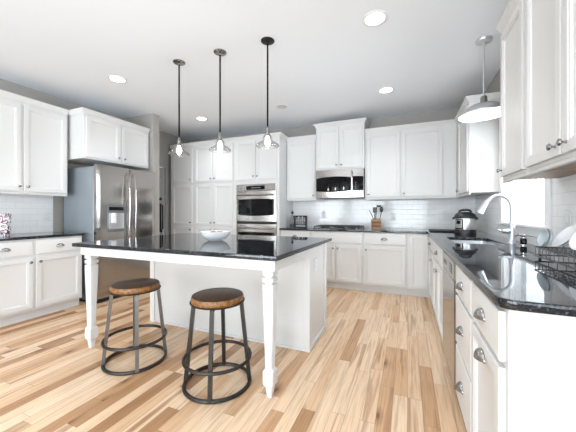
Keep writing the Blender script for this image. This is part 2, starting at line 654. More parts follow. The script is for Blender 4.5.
def window(n, axis, a0, z0, a1, z1, at, depth, sign, mullions):
    """casing + sash + pane. axis 'x': the wall runs along x (at = inner face y); sign = inward direction"""
    r = bpy.data.objects.new('window_%d' % n, None)
    C.objects.link(r)
    struct(r)

    def bx(b, p0, q0, z_0, p1, q1, z_1, e=.003):
        if axis == 'x':
            b.box(p0, at + sign * q0, z_0, p1, at + sign * q1, z_1, e)
        else:
            b.box(at + sign * q0, p0, z_0, at + sign * q1, p1, z_1, e)
    c = MB()
    w = .085
    bx(c, a0 - w, 0, z0 - .0, a0, .018, z1 + w)
    bx(c, a1, 0, z0 - .0, a1 + w, .018, z1 + w)
    bx(c, a0, 0, z1, a1, .018, z1 + w)
    bx(c, a0 - w - .015, 0, z0 - .022, a1 + w + .015, .035, z0)
    bx(c, a0 - w, 0, z0 - .09, a1 + w, .015, z0 - .022)
    for p0, z_0, p1, z_1 in ((a0, z0, a0 + .010, z1), (a1 - .010, z0, a1, z1), (a0 + .010, z1 - .010, a1 - .010, z1), (a0 + .010, z0, a1 - .010, z0 + .010)):
        bx(c, p0, .0, z_0, p1, -depth + .002, z_1, 0)
    c.build('window_frame', M['trim'], r)
    s = MB()
    f = .045 if n > 1 else .022
    bx(s, a0, -.05, z0, a0 + f, -.09, z1)
    bx(s, a1 - f, -.05, z0, a1, -.09, z1)
    bx(s, a0 + f, -.05, z0, a1 - f, -.09, z0 + f)
    bx(s, a0 + f, -.05, z1 - f, a1 - f, -.09, z1)
    if mullions:
        zm = (z0 + z1) / 2
        bx(s, a0 + f, -.05, zm - .02, a1 - f, -.09, zm + .02)
    s.build('sash', M['trim'], r)
    g = MB()
    bx(g, a0 + f, -.068, z0 + f, a1 - f, -.072, z1 - f, 0)
    g.build('pane', M['pane'], r, smooth=0)
    return r


window(1, 'y', WIN[0], WIN[1], WIN[2], WIN[3], XR, T, -1, False)
window(2, 'y', -2.65, .7, -1.35, 2.3, XR, T, -1, True)  # unseen side window, added to brighten the room
window(3, 'y', -1.0, .7, .30, 2.3, XR, T, -1, True)  # second side window added out of view for its light
for i, x0 in enumerate((-4.05, -2.35, -.65)):  # unseen front windows, added for even room brightness
    window(4 + i, 'x', x0, .25, x0 + 1.4, 2.35, YF, T, 1, False)

# side door beyond the refrigerator wall, in the left wall
dr = struct(bpy.data.objects.new('door_1', None))
C.objects.link(dr)
MB().box(XL - .075, 3.575, .005, XL - .03, 4.235, 2.045, .003).build('door_leaf', M['door'], dr)
fr = MB()
fr.box(XL, 3.49, 0, XL + .016, 3.56, 2.12, .003)
fr.box(XL, 4.25, 0, XL + .016, 4.32, 2.12, .003)
fr.box(XL, 3.56, 2.06, XL + .016, 4.25, 2.12, .003)
fr.build('door_frame', M['door'], dr)
hs = MB()
hs.lathe([(.001, .0), (.028, .0), (.028, .018), (.012, .024), (.012, .032), (.001, .033)], (XL - .03, 4.15, 1.435), 'x', 16)
hs.box(XL - .03, 4.13, .80, XL - .018, 4.17, 1.345, .004)
hs.tube([(XL - .02, 4.15, 1.32), (XL + .03, 4.15, 1.31), (XL + .035, 4.15, 1.08), (XL + .03, 4.15, .86), (XL - .02, 4.15, .85)], .014, 8)
hs.lathe([(.001, 0), (.026, 0), (.026, .02), (.001, .022)], (XL - .02, 4.15, .815), 'x', 16)
hs.build('handle', M['black_metal'], dr)['label'] = 'long black handle set'

# glazed tile on the walls behind the worktops
struct(MB().box(-1.955, YB - .009, .9145, XR - .009, YB, 1.42).build('backsplash_back', M['tile_x'], smooth=0))
bs = MB()
bs.box(XR - .009, .60, .9145, XR, WIN[0] - .104, 1.42)
bs.box(XR - .009, WIN[0] - .104, .9145, XR, WIN[2] + .104, WIN[1] - .094)
bs.box(XR - .009, WIN[2] + .104, .9145, XR, YB - .009, 1.42)
struct(bs.build('backsplash_right', M['tile_y'], smooth=0))
struct(MB().box(XL, 1.30, .9145, XL + .009, 2.315, 1.42).build('backsplash_left', M['tile_y'], smooth=0))
# baseboards where the walls are bare
bb = MB()
bb.box(XL, YF, 0, XL + .014, 1.30, .11, .004)
struct(bb.build('baseboard_left', M['trim']))
struct(MB().box(XR - .014, YF, 0, XR, 1.0, .11, .004).build('baseboard_right', M['trim']))


# ---------------------------------------------------------------- cabinetry
def knob(parent, x, z, y, label=None):
    b = MB().lathe([(.0075, 0), (.0075, .003), (.005, .006), (.005, .014), (.012, .019), (.0155, .024), (.0150, .028), (.009, .031), (.001, .032)], (x, -y, z), 'y-', 18)
    return b.build('knob', M['nickel'], parent)


def cup_pull(parent, x, z, y, w=.088, h=.034, d=.027):
    """half-dome bin pull, open below"""
    loops = []
    for k in range(9):
        ph = PI / 2 * k / 8
        lp = []
        for i in range(17):
            th = PI * i / 16
            lp.append((x - math.cos(th) * w / 2 * (.72 + .28 * math.cos(ph)), -y - d * math.sin(ph) * (.25 + .75 * math.sin(th)), z - .012 + h * math.sin(th) * math.cos(ph)))
        loops.append(lp)
    b = MB().loft(loops, False, False, closed=False)
    o = b.build('cup_pull', M['nickel'], parent, solid=.003)
    return o


def panel_door(root, x0, x1, z0, z1, hw=None, mat=None, stile=.056, name='door'):
    """framed door with a recessed, beaded flat panel; hw = ('knob'|'cup', x, z)"""
    loops = []
    for ins, y in ((0, .0005), (0, .018), (.002, .020), (stile - .014, .020), (stile - .012, .016), (stile - .003, .0155), (stile, .006), (stile + .002, .0055)):
        loops.append([(x0 + ins, -y, z0 + ins), (x1 - ins, -y, z0 + ins), (x1 - ins, -y, z1 - ins), (x0 + ins, -y, z1 - ins)])
    d = MB().loft(loops).build(name, mat or M['cab'], root, smooth=20)
    if hw:
        (knob if hw[0] == 'knob' else cup_pull)(d, hw[1], hw[2], .0195)
    return d


def drawer(root, x0, x1, z0, z1, pull=True):
    loops = []
    for ins, y in ((0, .0005), (0, .016), (.004, .019), (.012, .020)):
        loops.append([(x0 + ins, -y, z0 + ins), (x1 - ins, -y, z0 + ins), (x1 - ins, -y, z1 - ins), (x0 + ins, -y, z1 - ins)])
    d = MB().loft(loops).build('drawer', M['cab'], root, smooth=20)
    if pull:
        cup_pull(d, (x0 + x1) / 2, (z0 + z1) / 2, .0195)
    return d


def crown(root, w, d, z, left=True, right=True, h=.085):
    prof = [(.0, 0), (.008, 0), (.010, .012), (.018, .022), (.034, .045), (.044, .058), (.046, .066), (.052, .068), (.052, h)]
    loops = []
    for o, dz in prof:
        l, r = (o if left else 0), (o if right else 0)
        l, r, q = l * .7, r * .7, o * .7
        loops.append([(-l, -q, z + dz * .72), (w + r, -q, z + dz * .72), (w + r, d, z + dz * .72), (-l, d, z + dz * .72)])
    return MB().loft(loops).build('crown_moulding', M['cab'], root, smooth=20)


def upper(name, label, loc, rz, w, d, z0, z1, doors, cl=False, cr=False, group=None, crown_on=True, rail=True, under=None):
    r = thing(name, label, 'cabinet', (loc[0], loc[1], 0), rz, group)
    MB().box(0.0007, 0, z0, w - .0007, d, z1, .0015).build('body', M['cab'], r, smooth=0)
    for x0, x1, a, b_, hw in doors:
        panel_door(r, x0, x1, a, b_, hw)
    if crown_on:
        crown(r, w, d - .002, z1, cl, cr)
    if rail:
        MB().box(.002, .0, z0 - .022, w - .002, .02, z0, .003).build('light_rail', M['cab'], r)
    if under:
        MB().box(.02, .022, z0 - .004, w - .02, d - .01, z0 - .0005).build('bottom_panel', under, r, smooth=0)['label'] = 'bare brown wood underside'
    return r


def base(name, label, loc, rz, w, d, doors=(), drawers=(), fronts=(), toe=True, z1=.882):
    r = thing(name, label, 'cabinet', (loc[0], loc[1], 0), rz)
    MB().box(.0007, 0, .1, w - .0007, d, z1, .0015).build('body', M['cab'], r, smooth=0)
    for a in doors:
        panel_door(r, *a)
    for a in drawers:
        drawer(r, *a)
    for a in fronts:
        drawer(r, *a, pull=False)
    if toe:
        MB().box(.001, .055, 0, w - .001, .075, .1).build('toe_kick', M['cab'], r, smooth=0)
        MB().box(.001, .075, 0, w - .001, d, .099).build('plinth', M['cab'], r, smooth=0)
    return r


R90 = PI / 2
# --- left wall
upper('wall_cabinet', 'white two-door wall cabinet over the damask canister and left counter', (-4.06, 1.37), R90, .94, .328, 1.40, 2.43,
      [(.02, .450, 1.415, 2.40, ('knob', .425, 1.47)), (.478, .918, 1.415, 2.40, ('knob', .507, 1.47))], cl=True, cr=False)
base('base_cabinet', 'white base cabinet with two drawers and two doors beside the refrigerator', (-3.785, 1.315), R90, 1.005, .603,
     doors=[(.02, .485, .13, .68, ('knob', .458, .63)), (.515, .985, .13, .68, ('knob', .545, .63))],
     drawers=[(.02, .485, .71, .865), (.515, .985, .71, .865)])
o = slab('countertop', [(XL + .002, 1.30), (-3.755, 1.30), (-3.755, 2.335), (XL + .002, 2.335)], [], .884, .914, M['granite'])
tag(o, 'black granite counter on the cabinets beside the refrigerator', 'countertop')

upper('wall_cabinet', 'white two-door cabinet directly above the steel refrigerator', (-3.785, 2.34), R90, .985, .60, 1.865, 2.43,
      [(.025, .485, 1.885, 2.405, ('knob', .455, 1.935)), (.515, .965, 1.885, 2.405, ('knob', .545, 1.935))], cl=True, cr=False, rail=False)

# --- back wall: pantry and oven tower
TY, TD = 4.30, YB - 4.30 - .003
r = thing('pantry_cabinet', 'narrow tall single-door pantry cabinet in the corner by the grey wall', 'cabinet', (-4.305, TY, 0))
MB().box(.0007, 0, .1, .5693, TD, 2.43, .0015).build('body', M['cab'], r, smooth=0)
for a, b_, kz in ((.13, .905, .85), (.93, 1.69, .985), (1.735, 2.40, 1.79)):
    panel_door(r, .055, .545, a, b_, ('knob', .515, kz))
crown(r, .57, TD - .002, 2.43, False, False)
MB().box(.001, .055, 0, .569, TD, .1).build('toe_kick', M['cab'], r, smooth=0)
r = thing('pantry_cabinet', 'wide tall double-door pantry cabinet left of the wall oven', 'cabinet', (-3.735, TY, 0))
MB().box(.0007, 0, .1, .9043, TD, 2.43, .0015).build('body', M['cab'], r, smooth=0)
for a, b_, kz in ((.13, .905, .85), (.93, 1.69, .985), (1.735, 2.40, 1.79)):
    panel_door(r, .04, .45, a, b_, ('knob', .42, kz))
    panel_door(r, .472, .885, a, b_, ('knob', .502, kz))
crown(r, .905, TD - .002, 2.43, False, False)
MB().box(.001, .055, 0, .904, TD, .1).build('toe_kick', M['cab'], r, smooth=0)

OX, OW = -2.83, .88
r = thing('oven_cabinet', 'tall white cabinet that houses the double wall oven', 'cabinet', (OX, TY, 0))
b = MB()
b.box(.0007, 0, .1, .055, TD, 2.43)
b.box(OW - .050, 0, .1, OW - .0007, TD, 2.43)
b.box(.055, 0, .1, OW - .050, TD, .345)
b.box(.055, 0, 1.66, OW - .050, TD, 2.43)
b.box(.055, TD - .02, .345, OW - .050, TD, 1.66)
b.build('body', M['cab'], r, smooth=0)
panel_door(r, .05, .437, 1.735, 2.40, ('knob', .405, 1.79))
panel_door(r, .449, .836, 1.735, 2.40, ('knob', .481, 1.79))
drawer(r, .05, .836, .13, .33)
crown(r, OW, .285, 2.43, False, True)
MB().box(.001, .055, 0, OW - .001, TD, .1).build('toe_kick', M['cab'], r, smooth=0)


# --- double wall oven
def bowed(b, x0, x1, z0, z1, y0, bow, n=16, top=0, bot=0, back=.01, dom=None):
    """front bulging towards -y; top / bot = extra height of the edges' arcs in the middle"""
    fr_, bk = [], []
    loops = []
    for i in range(n + 1):
        t = -1 + 2 * i / n
        x = x0 + (x1 - x0) * i / n
        q = t if dom is None else -1 + 2 * (x - dom[0]) / (dom[1] - dom[0])
        y = y0 - bow * (1 - q * q)
        zt, zb = z1 + top * (1 - t * t), z0 - bot * (1 - t * t)
        loops.append([(x, y, zb), (x, y, zt), (x, max(y + .003, y0 + back) if dom is None else y + back, zt), (x, max(y + .003, y0 + back) if dom is None else y + back, zb)])
    return b.loft(loops)


ov = thing('double_wall_oven', 'stainless double wall oven with black windows in the tall cabinet', 'oven', (OX + .057, TY, 0))
ow = OW - .109
MB().box(.004, .0, .35, ow - .004, .55, 1.655).build('body', M['black_plastic'], ov, smooth=0)
cp = MB().box(0, -.022, 1.545, ow, .0, 1.655, .004).build('control_panel', M['steel_h'], ov)
MB().box(.20, -.0245, 1.56, .56, -.022, 1.628, .001).build('display', M['black_gloss'], cp, smooth=0)
k = MB()
for i in range(9):
    k.box(.31 + i * .02, -.0252, 1.59, .318 + i * .02, -.0245, 1.598)
k.build('symbols', M['display'], cp, smooth=0)
for z0, z1 in ((1.02, 1.54), (.40, .975)):
    b = MB()
    bowed(b, 0, ow, z0, z1, -.018, .018, back=.017)
    d = b.build('door', M['steel_h'], ov)
    w_ = MB()
    bowed(w_, .015, ow - .015, z0 + .115, z1 - .145, -.019, .020, top=.010, bot=.020, back=.004)
    w_.build('window', M['black_gloss'], d)['label'] = 'black curved window'
    h_ = MB()
    zz = z1 - .07
    h_.tube([(.05 + (ow - .1) * i / 16, -.075 - .018 * (1 - (i / 8 - 1) ** 2), zz) for i in range(17)], .013, 10)
    h_.tube([(.07, -.015, zz), (.07, -.075, zz)], .010, 8)
    h_.tube([(ow - .07, -.015, zz), (ow - .07, -.075, zz)], .010, 8)
    h_.build('handle', M['steel_h'], d)
MB().box(0, -.016, .985, ow, 0, 1.012, .002).build('vent_strip', M['black_plastic'], ov)
MB().box(0, -.018, .35, ow, 0, .395, .002).build('vent_strip', M['black_plastic'], ov)

# --- back wall uppers
UY = YB - .33
UD = .328
upper('wall_cabinet', 'white single-door wall cabinet between the oven tower and the microwave', (-1.948, UY), 0, .550, UD, 1.395, 2.41,
      [(.03, .525, 1.41, 2.385, ('knob', .495, 1.455))])
upper('wall_cabinet', 'taller white two-door cabinet mounted above the microwave', (-1.397, UY - .05), 0, .782, UD + .05, 1.862, 2.57,
      [(.03, .378, 1.885, 2.54, ('knob', .352, 1.93)), (.404, .752, 1.885, 2.54, ('knob', .430, 1.93))], True, True, rail=False)
upper('wall_cabinet', 'white two-door wall cabinet above the utensil crock', (-.614, UY), 0, 1.252, UD, 1.395, 2.41,
      [(.03, .515, 1.41, 2.385, ('knob', .058, 1.455)), (.54, 1.075, 1.41, 2.385, ('knob', .568, 1.455))])
# --- right wall uppers
upper('wall_cabinet', 'white corner wall cabinet behind the dome pendant, above the pressure cooker', (.64, UY - .001), -R90, .845, .288, 1.395, 2.41,
      [(.23, .825, 1.41, 2.385, ('knob', .27, 1.455))], False, True)
upper('wall_cabinet', 'nearest white wall cabinet with single door, at the edge of the sink window', (.62, 2.44), -R90, .452, .308, 1.40, 2.42,
      [(.025, .43, 1.418, 2.395, ('knob', .062, 1.46))], False, False, under=M['maple'])
upper('wall_cabinet', 'nearest white wall cabinet with two doors, above the dish rack', (.62, 1.987), -R90, .852, .308, 1.40, 2.42,
      [(.02, .417, 1.418, 2.395, ('knob', .378, 1.46)), (.433, .83, 1.418, 2.395, ('knob', .472, 1.46))], False, True, under=M['maple'])

# --- microwave
mw = thing('microwave', 'stainless over-range microwave with curved black door above the cooktop', 'microwave', (-1.391, UY - .05, 0))
mW = .770
MB().box(.004, 0, 1.405, mW - .004, .375, 1.857, .002).build('body', M['grey_plastic'], mw, smooth=0)
b = MB(); bowed(b, 0, mW, 1.41, 1.855, -.02, .04, back=.019)
fs = b.build('door', M['steel_h'], mw)
b = MB(); bowed(b, .004, .585, 1.52, 1.725, -.022, .04, top=.022, bot=.022, back=.008, dom=(0, mW))
b.build('window', M['black_gloss'], fs)['label'] = 'curved black window'
b = MB(); bowed(b, .605, mW - .004, 1.52, 1.735, -.022, .04, top=.004, bot=.004, back=.008, dom=(0, mW))
cp = b.build('control_panel', M['black_gloss'], mw)
for i in range(3):
    for j in range(4):
        MB().box(.640 + i * .03, -.0440 + .007 * i, 1.545 + j * .03, .656 + i * .03, -.030, 1.556 + j * .03).build('button', M['grey_plastic'], cp, smooth=0)
h_ = MB()
h_.tube([(.595, -.045, 1.44), (.595, -.085, 1.46), (.595, -.095, 1.63), (.595, -.085, 1.80), (.595, -.045, 1.82)], .012, 10)
h_.build('handle', M['steel'], fs)
MB().box(.05, -.01, 1.398, mW - .05, .33, 1.405).build('vent_grille', M['black_plastic'], mw, smooth=0)

# --- back base cabinets
BY, BD = 4.325, YB - 4.325 - .003
base('base_cabinet', 'white base cabinet between the oven tower and the cooktop base', (-1.948, BY), 0, .536, BD,
     doors=[(.02, .516, .13, .68, ('knob', .05, .63))], drawers=[(.02, .516, .71, .865)])
base('base_cabinet', 'white two-door base cabinet under the gas cooktop', (-1.411, BY), 0, .80, BD,
     doors=[(.02, .388, .13, .68, ('knob', .362, .63)), (.412, .78, .13, .68, ('knob', .438, .63))], fronts=[(.02, .78, .71, .865)])
base('base_cabinet', 'white base cabinet with wide drawer and one door under the utensil crock', (-.610, BY), 0, .605, BD,
     doors=[(.02, .585, .13, .68, ('knob', .05, .63))], drawers=[(.02, .585, .71, .865)])
base('base_cabinet', 'white corner base cabinet with one full-height narrow door', (-.004, BY), 0, .929, BD,
     doors=[(.028, .262, .13, .865, None)])
# --- right base run (front face x = .28)
RX = .28
RD = XR - RX - .012
base('base_cabinet', 'white base cabinet with one drawer and one door next to the far corner', (RX, 4.32), -R90, .79, RD,
     doors=[(.06, .77, .13, .68, ('knob', .64, .62))], drawers=[(.06, .77, .71, .865)])
r = base('sink_base_cabinet', 'white sink base cabinet with paired doors beside the dishwasher', (RX, 3.53), -R90, .985, RD,
         doors=[(.02, .478, .13, .68, ('knob', .452, .62)), (.505, .965, .13, .68, ('knob', .531, .62))], z1=.66)
MB().box(.0007, 0, .66, .9843, .018, .882).build('front_rail', M['cab'], r, smooth=0)
drawer(r, .02, .965, .71, .865)
base('drawer_cabinet', 'white base cabinet with a stack of three drawers', (RX, 1.935), -R90, .447, RD,
     drawers=[(.012, .435, .71, .865), (.012, .435, .425, .69), (.012, .435, .125, .405)])
r = base('base_cabinet', 'nearest white base cabinet at the counter end with drawer and cup-pull door', (RX, 1.487), -R90, .437, RD,
         doors=[(.014, .418, .125, .69, ('cup', .216, .635))], drawers=[(.014, .418, .71, .865)])
MB().box(.437, -.002, 0, .450, RD + .01, .882, .002).build('end_panel', M['cab'], r, smooth=0)

dw = thing('dishwasher', 'stainless dishwasher between sink cabinet and drawer stack', 'dishwasher', (RX, 2.543, 0), -R90)
MB().box(.004, .0, .1, .602, .58, .876).build('body', M['grey_plastic'], dw, smooth=0)
d = MB().box(.006, -.024, .115, .600, -.001, .755, .004).build('door', M['steel'], dw)
cp = MB().box(.006, -.026, .762, .600, -.001, .872, .004).build('control_panel', M['steel_h'], dw)
for i in range(5):
    MB().box(.10 + .035 * i, -.0275, .80, .118 + .035 * i, -.026, .83).build('button', M['black_gloss'], cp, smooth=0)
MB().box(.40, -.0275, .79, .52, -.026, .845).build('display', M['black_gloss'], cp, smooth=0)
MB().box(.01, .055, .0, .596, .08, .1).build('toe_kick', M['black_plastic'], dw, smooth=0)

# --- L-shaped worktop with sink cut-out
SX0, SX1, SY0, SY1 = .375, .735, 2.74, 3.42
cx0 = .25
out = [(-1.947, 4.29), (cx0 - .02, 4.29), (cx0, 4.27)] + arc(cx0 + .045, 1.02 + .045, .045, 180, 270) + [(XR - .011, 1.02), (XR - .011, YB - .011), (-1.947, YB - .011)]
hole = arc(SX1 - .05, SY1 - .05, .05, 90, 0, 5) + arc(SX1 - .05, SY0 + .05, .05, 0, -90, 5) + arc(SX0 + .05, SY0 + .05, .05, 270, 180, 5) + arc(SX0 + .05, SY1 - .05, .05, 180, 90, 5)
o = slab('countertop', out, [hole], .884, .914, M['granite'])
tag(o, 'long L-shaped black granite worktop around the sink and under the window', 'countertop')

# --- sink
b = MB()
zs = [(.8835, -.012), (.8835, .006), (.72, .012), (.70, .03), (.698, .06)]
loops = []
for z, ins in zs:
    lp = []
    rr = .05
    for cx, cy, a0 in ((SX1 - ins - rr, SY0 + ins + rr, -90), (SX1 - ins - rr, SY1 - ins - rr, 0), (SX0 + ins + rr, SY1 - ins - rr, 90), (SX0 + ins + rr, SY0 + ins + rr, 180)):
        lp += [(p[0], p[1], z) for p in arc(cx, cy, rr, a0, a0 + 90, 5)]
    loops.append(lp)
b.loft(loops, False, True)
sk = thing('sink', 'stainless undermount sink set in the black counter', 'sink', (0, 0, 0))
b.build('basin', M['alu'], sk)
MB().lathe([(.045, 0), (.045, .003), (.03, .004), (.001, .002)], ((SX0 + SX1) / 2, (SY0 + SY1) / 2, .6985), n=24).build('drain', M['chrome'], sk)

# ---------------------------------------------------------------- refrigerator
fg = thing('refrigerator', 'stainless french-door refrigerator with ice dispenser', 'refrigerator', (-3.62, 2.405, 0), R90)
FW = .905
MB().box(.004, .085, .03, FW - .004, .70, 1.765, .006).build('body', M['fridge_side'], fg, smooth=0)['label'] = 'dark grey side'
MB().box(.01, .07, .03, FW - .01, .085, 1.75).build('gasket', M['dark_gap'], fg, smooth=0)
MB().box(.03, .06, 0, FW - .03, .66, .035).build('foot_grille', M['black_plastic'], fg, smooth=0)


def fdoor(x0, x1, z0, z1, holes=None, name='door'):
    b = MB()
    n = 14
    loops = []
    for i in range(n + 1):
        x = x0 + (x1 - x0) * i / n
        t = (x - FW / 2) / (FW / 2)
        y = .012 * t * t
        e = min(x - x0, x1 - x)
        if e < .008:
            y += .008 - e
        loops.append([(x, y, z0 + .004), (x, y - .0, z1 - .004), (x, y + .006, z1), (x, .068, z1), (x, .068, z0), (x, y + .006, z0)])
    b.loft(loops)
    return b.build(name, M['steel'], fg, smooth=50)


dl = fdoor(.0, .449, .70, 1.79)
drt = fdoor(.456, FW, .70, 1.79)
df = fdoor(.0, FW, .06, .69, name='freezer_drawer')


def bar_handle(par, pts, r=.0105):
    return MB().tube(pts, r, 12).build('handle', M['steel'], par)


for par, x in ((dl, .405), (drt, .50)):
    pts = [(x, .005, .80)] + [(x, -.05 - .022 * math.sin(PI * i / 12), .83 + .85 * i / 12) for i in range(13)] + [(x, .005, 1.71)]
    bar_handle(par, pts)
bar_handle(df, [(.08, .01, .63)] + [(.10 + .70 * i / 8, -.055 - .012 * math.sin(PI * i / 8), .63) for i in range(9)] + [(FW - .08, .01, .63)])
dp = MB()
dp.box(.125, -.004, .91, .395, .012, 1.275, .004)
dpo = dp.build('dispenser', M['disp'], dl)
dpo['label'] = 'grey ice and water dispenser'
q = MB()
q.box(.150, -.0065, 1.20, .358, -.003, 1.245, .001)
q.build('display', M['black_gloss'], dpo, smooth=0)
q = MB()
q.box(.145, -.0055, .96, .365, -.003, 1.165, .001)
q.build('recess', M['alu'], dpo, smooth=0)
q = MB()
q.box(.175, -.022, 1.03, .245, -.004, 1.15, .008)
q.box(.185, -.034, 1.12, .235, -.004, 1.165, .006)
q.build('spout', M['white_ceramic'], dpo)
q = MB()
q.box(.15, -.03, .945, .36, -.003, .962, .003)
q.build('drip_tray', M['grey_plastic'], dpo)

# ---------------------------------------------------------------- island
isl = thing('kitchen_island', 'white island base with tapered table legs', 'island', (-1.65, 2.1, 0))
IX, IY = -1.65, 2.1


def ib(b, x0, y0, z0, x1, y1, z1, e=.002):
    return b.box(x0 - IX, y0 - IY, z0, x1 - IX, y1 - IY, z1, e)


b = MB()
ib(b, -2.555, 2.28, 0, -.765, 2.80, .882)
b.build('body', M['cab'], isl, smooth=0)
for q in ((-.765, 2.281, 0, -.752, 2.325, .882), (-.765, 2.745, 0, -.752, 2.808, .882), (-.805, 2.266, 0, -.752, 2.28, .81), (-2.562, 2.266, 0, -2.50, 2.28, .81)):
    ib(MB(), *q).build('corner_trim', M['cab'], isl)
ib(MB(), -2.50, 2.268, 0, -.805, 2.28, .022).build('shoe_moulding', M['cab'], isl)
ib(MB(), -.765, 2.325, 0, -.750, 2.745, .045).build('shoe_moulding', M['cab'], isl)
b = MB()
ib(b, -2.565, 1.56, .812, -.738, 1.59, .882)
ib(b, -.768, 1.59, .812, -.738, 2.266, .882)
ib(b, -2.565, 1.59, .812, -2.535, 2.266, .882)
b.build('apron', M['cab'], isl)
b = MB()
ib(b, -2.565, 1.565, .875, -.755, 2.8, .8835, 0)
b.build('sub_top', M['cab'], isl, smooth=0)
for lx in (-2.54, -.808):
    b = MB()
    cx, cy = lx - IX, 1.636 - IY

    def sq(h, z, ch=.006):
        c_ = min(ch, h * .3)
        return [(cx - h + c_, cy - h, z), (cx + h - c_, cy - h, z), (cx + h, cy - h + c_, z), (cx + h, cy + h - c_, z), (cx + h - c_, cy + h, z), (cx - h + c_, cy + h, z), (cx - h, cy + h - c_, z), (cx - h, cy - h + c_, z)]
    prof = [(.051, .880), (.051, .775), (.037, .770), (.037, .760), (.051, .758), (.051, .733), (.037, .728), (.037, .718), (.050, .716), (.050, .690), (.033, .185),
            (.036, .180), (.048, .168), (.049, .160), (.049, .090), (.046, .080), (.036, .070), (.033, .066), (.024, .012), (.024, 0)]
    b.loft([sq(h * .76, z) for h, z in reversed(prof)])
    lg = b.build('leg', M['cab'], isl, smooth=20)
    # reeded strips down the tapering faces
    rb = MB()
    for ax in range(4):
        for t in (-.5, 0, .5):
            pa, pb = [], []
            for z in (.685, .20):
                h = .76 * (.033 + (.050 - .033) * (z - .185) / (.690 - .185))
                n_ = h + .0005
                off = t * h
                w_ = .11 * h
                pts = [(off - w_, -n_), (off - w_ * .5, -n_ - .0025), (off + w_ * .5, -n_ - .0025), (off + w_, -n_)]
                lp = []
                for px, py in pts:
                    for _ in range(ax):
                        px, py = -py, px
                    lp.append((cx + px, cy + py, z))
                (pa if z > .5 else pb).extend(lp)
            rb.loft([pb, pa])
    rb.build('reeding', M['cab'], lg, smooth=20)
o = slab('island_countertop', [(-2.595, 1.51), (-.705, 1.51), (-.705, 2.835), (-2.595, 2.835)], [], .884, .914, M['granite'])
tag(o, 'polished black granite top of the kitchen island', 'countertop')


# ---------------------------------------------------------------- wall outlets and switches
def outlet(label, loc, rz, kind='outlet'):
    r = thing('wall_outlet' if kind == 'outlet' else 'light_switch', label, 'outlet' if kind == 'outlet' else 'switch', loc, rz)
    MB().box(-.036, -.0055, -.058, .036, 0, .058, .003).build('cover_plate', M['plastic_white'], r)
    if kind == 'outlet':
        for z in (-.021, .021):
            f = MB().box(-.0165, -.0075, z - .0145, .0165, -.0052, z + .0145, .003).build('socket', M['plastic_white'], r)
            s = MB()
            s.box(-.007, -.0079, z - .002, -.005, -.0074, z + .006)
            s.box(.005, -.0079, z - .002, .007, -.0074, z + .006)
            s.build('slots', M['dark_gap'], f, smooth=0)
    else:
        MB().box(-.012, -.011, -.024, .012, -.0052, .024, .003).build('rocker', M['plastic_white'], r)
    return r


outlet('white wall outlet on the tile beside the refrigerator', (XL + .0095, 2.235, 1.11), R90)
outlet('white wall outlet on back tile, between the crock and the pressure cooker', (-.215, YB - .0095, 1.10), 0)
outlet('white wall outlet on back tile, behind the gas cooktop', (-1.37, YB - .0095, 1.13), 0)
outlet('white switch plate on the tile between the window and the dish rack', (XR - .0095, 2.30, 1.13), -R90, 'switch')
outlet('white outlet on the end panel of the island', (-.764, 2.46, .70), R90)

# ---------------------------------------------------------------- cooktop
ck = thing('gas_cooktop', 'black and steel gas cooktop set in the back counter', 'cooktop', (-1.02, 4.60, .9145))
MB().box(-.375, -.255, 0, .375, .255, .012, .005).build('tray', M['steel_h'], ck)
for bx_, by_, br in ((-.24, .12, .04), (-.24, -.10, .05), (0, .02, .06), (.22, .13, .04), (.22, -.04, .05)):
    q = MB().lathe([(br, 0), (br, .008), (br * .75, .012), (br * .75, .018), (.001, .019)], (bx_, by_, .012), n=20).build('burner', M['black_metal'], ck)
for gx in (-.24, 0, .24):
    g = MB()
    w_, d_ = .112, .22
    for sx in (-w_, w_):
        g.box(gx + sx - .006, -d_, .032, gx + sx + .006, d_, .045, .002)
    for sy in (-d_, -d_ / 3, d_ / 3, d_):
        g.box(gx - w_, sy - .006, .032, gx + w_, sy + .006, .045, .002)
    g.box(gx - .006, -d_, .032, gx + .006, d_, .045, .002)
    for sx in (-w_, w_):
        for sy in (-d_, d_):
            g.box(gx + sx - .008, sy - .008, .012, gx + sx + .008, sy + .008, .034, .002)
    g.build('grate', M['black_metal'], ck, smooth=0)
for i in range(5):
    MB().lathe([(.016, 0), (.016, .016), (.012, .019), (.001, .0195)], (.335, -.17 + .075 * i, .012), n=16).build('knob', M['black_plastic'], ck)

# ---------------------------------------------------------------- wooden crock and utensils
CX, CY, CZ = -.455, 4.68, .9145
cr = thing('utensil_crock', 'banded square wooden crock full of black utensils on the back counter', 'crock', (CX, CY, CZ), .25)
b = MB()
H_ = .148
for i in range(5):
    b.cur = i % 2
    z0, z1 = H_ * i / 5, H_ * (i + 1) / 5
    h = .064
    b.loft([[(-h, -h, z0), (h, -h, z0), (h, h, z0), (-h, h, z0)], [(-h, -h, z1), (h, -h, z1), (h, h, z1), (-h, h, z1)]], i == 0, False)
b.cur = 0
b.loft([[(-.064, -.064, H_), (.064, -.064, H_), (.064, .064, H_), (-.064, .064, H_)], [(-.054, -.054, H_), (.054, -.054, H_), (.054, .054, H_), (-.054, .054, H_)],
        [(-.054, -.054, .02), (.054, -.054, .02), (.054, .054, .02), (-.054, .054, .02)]], False, True)
me = b.build('crock_walls', [M['crock'], M['crock_dark']], cr, smooth=0)


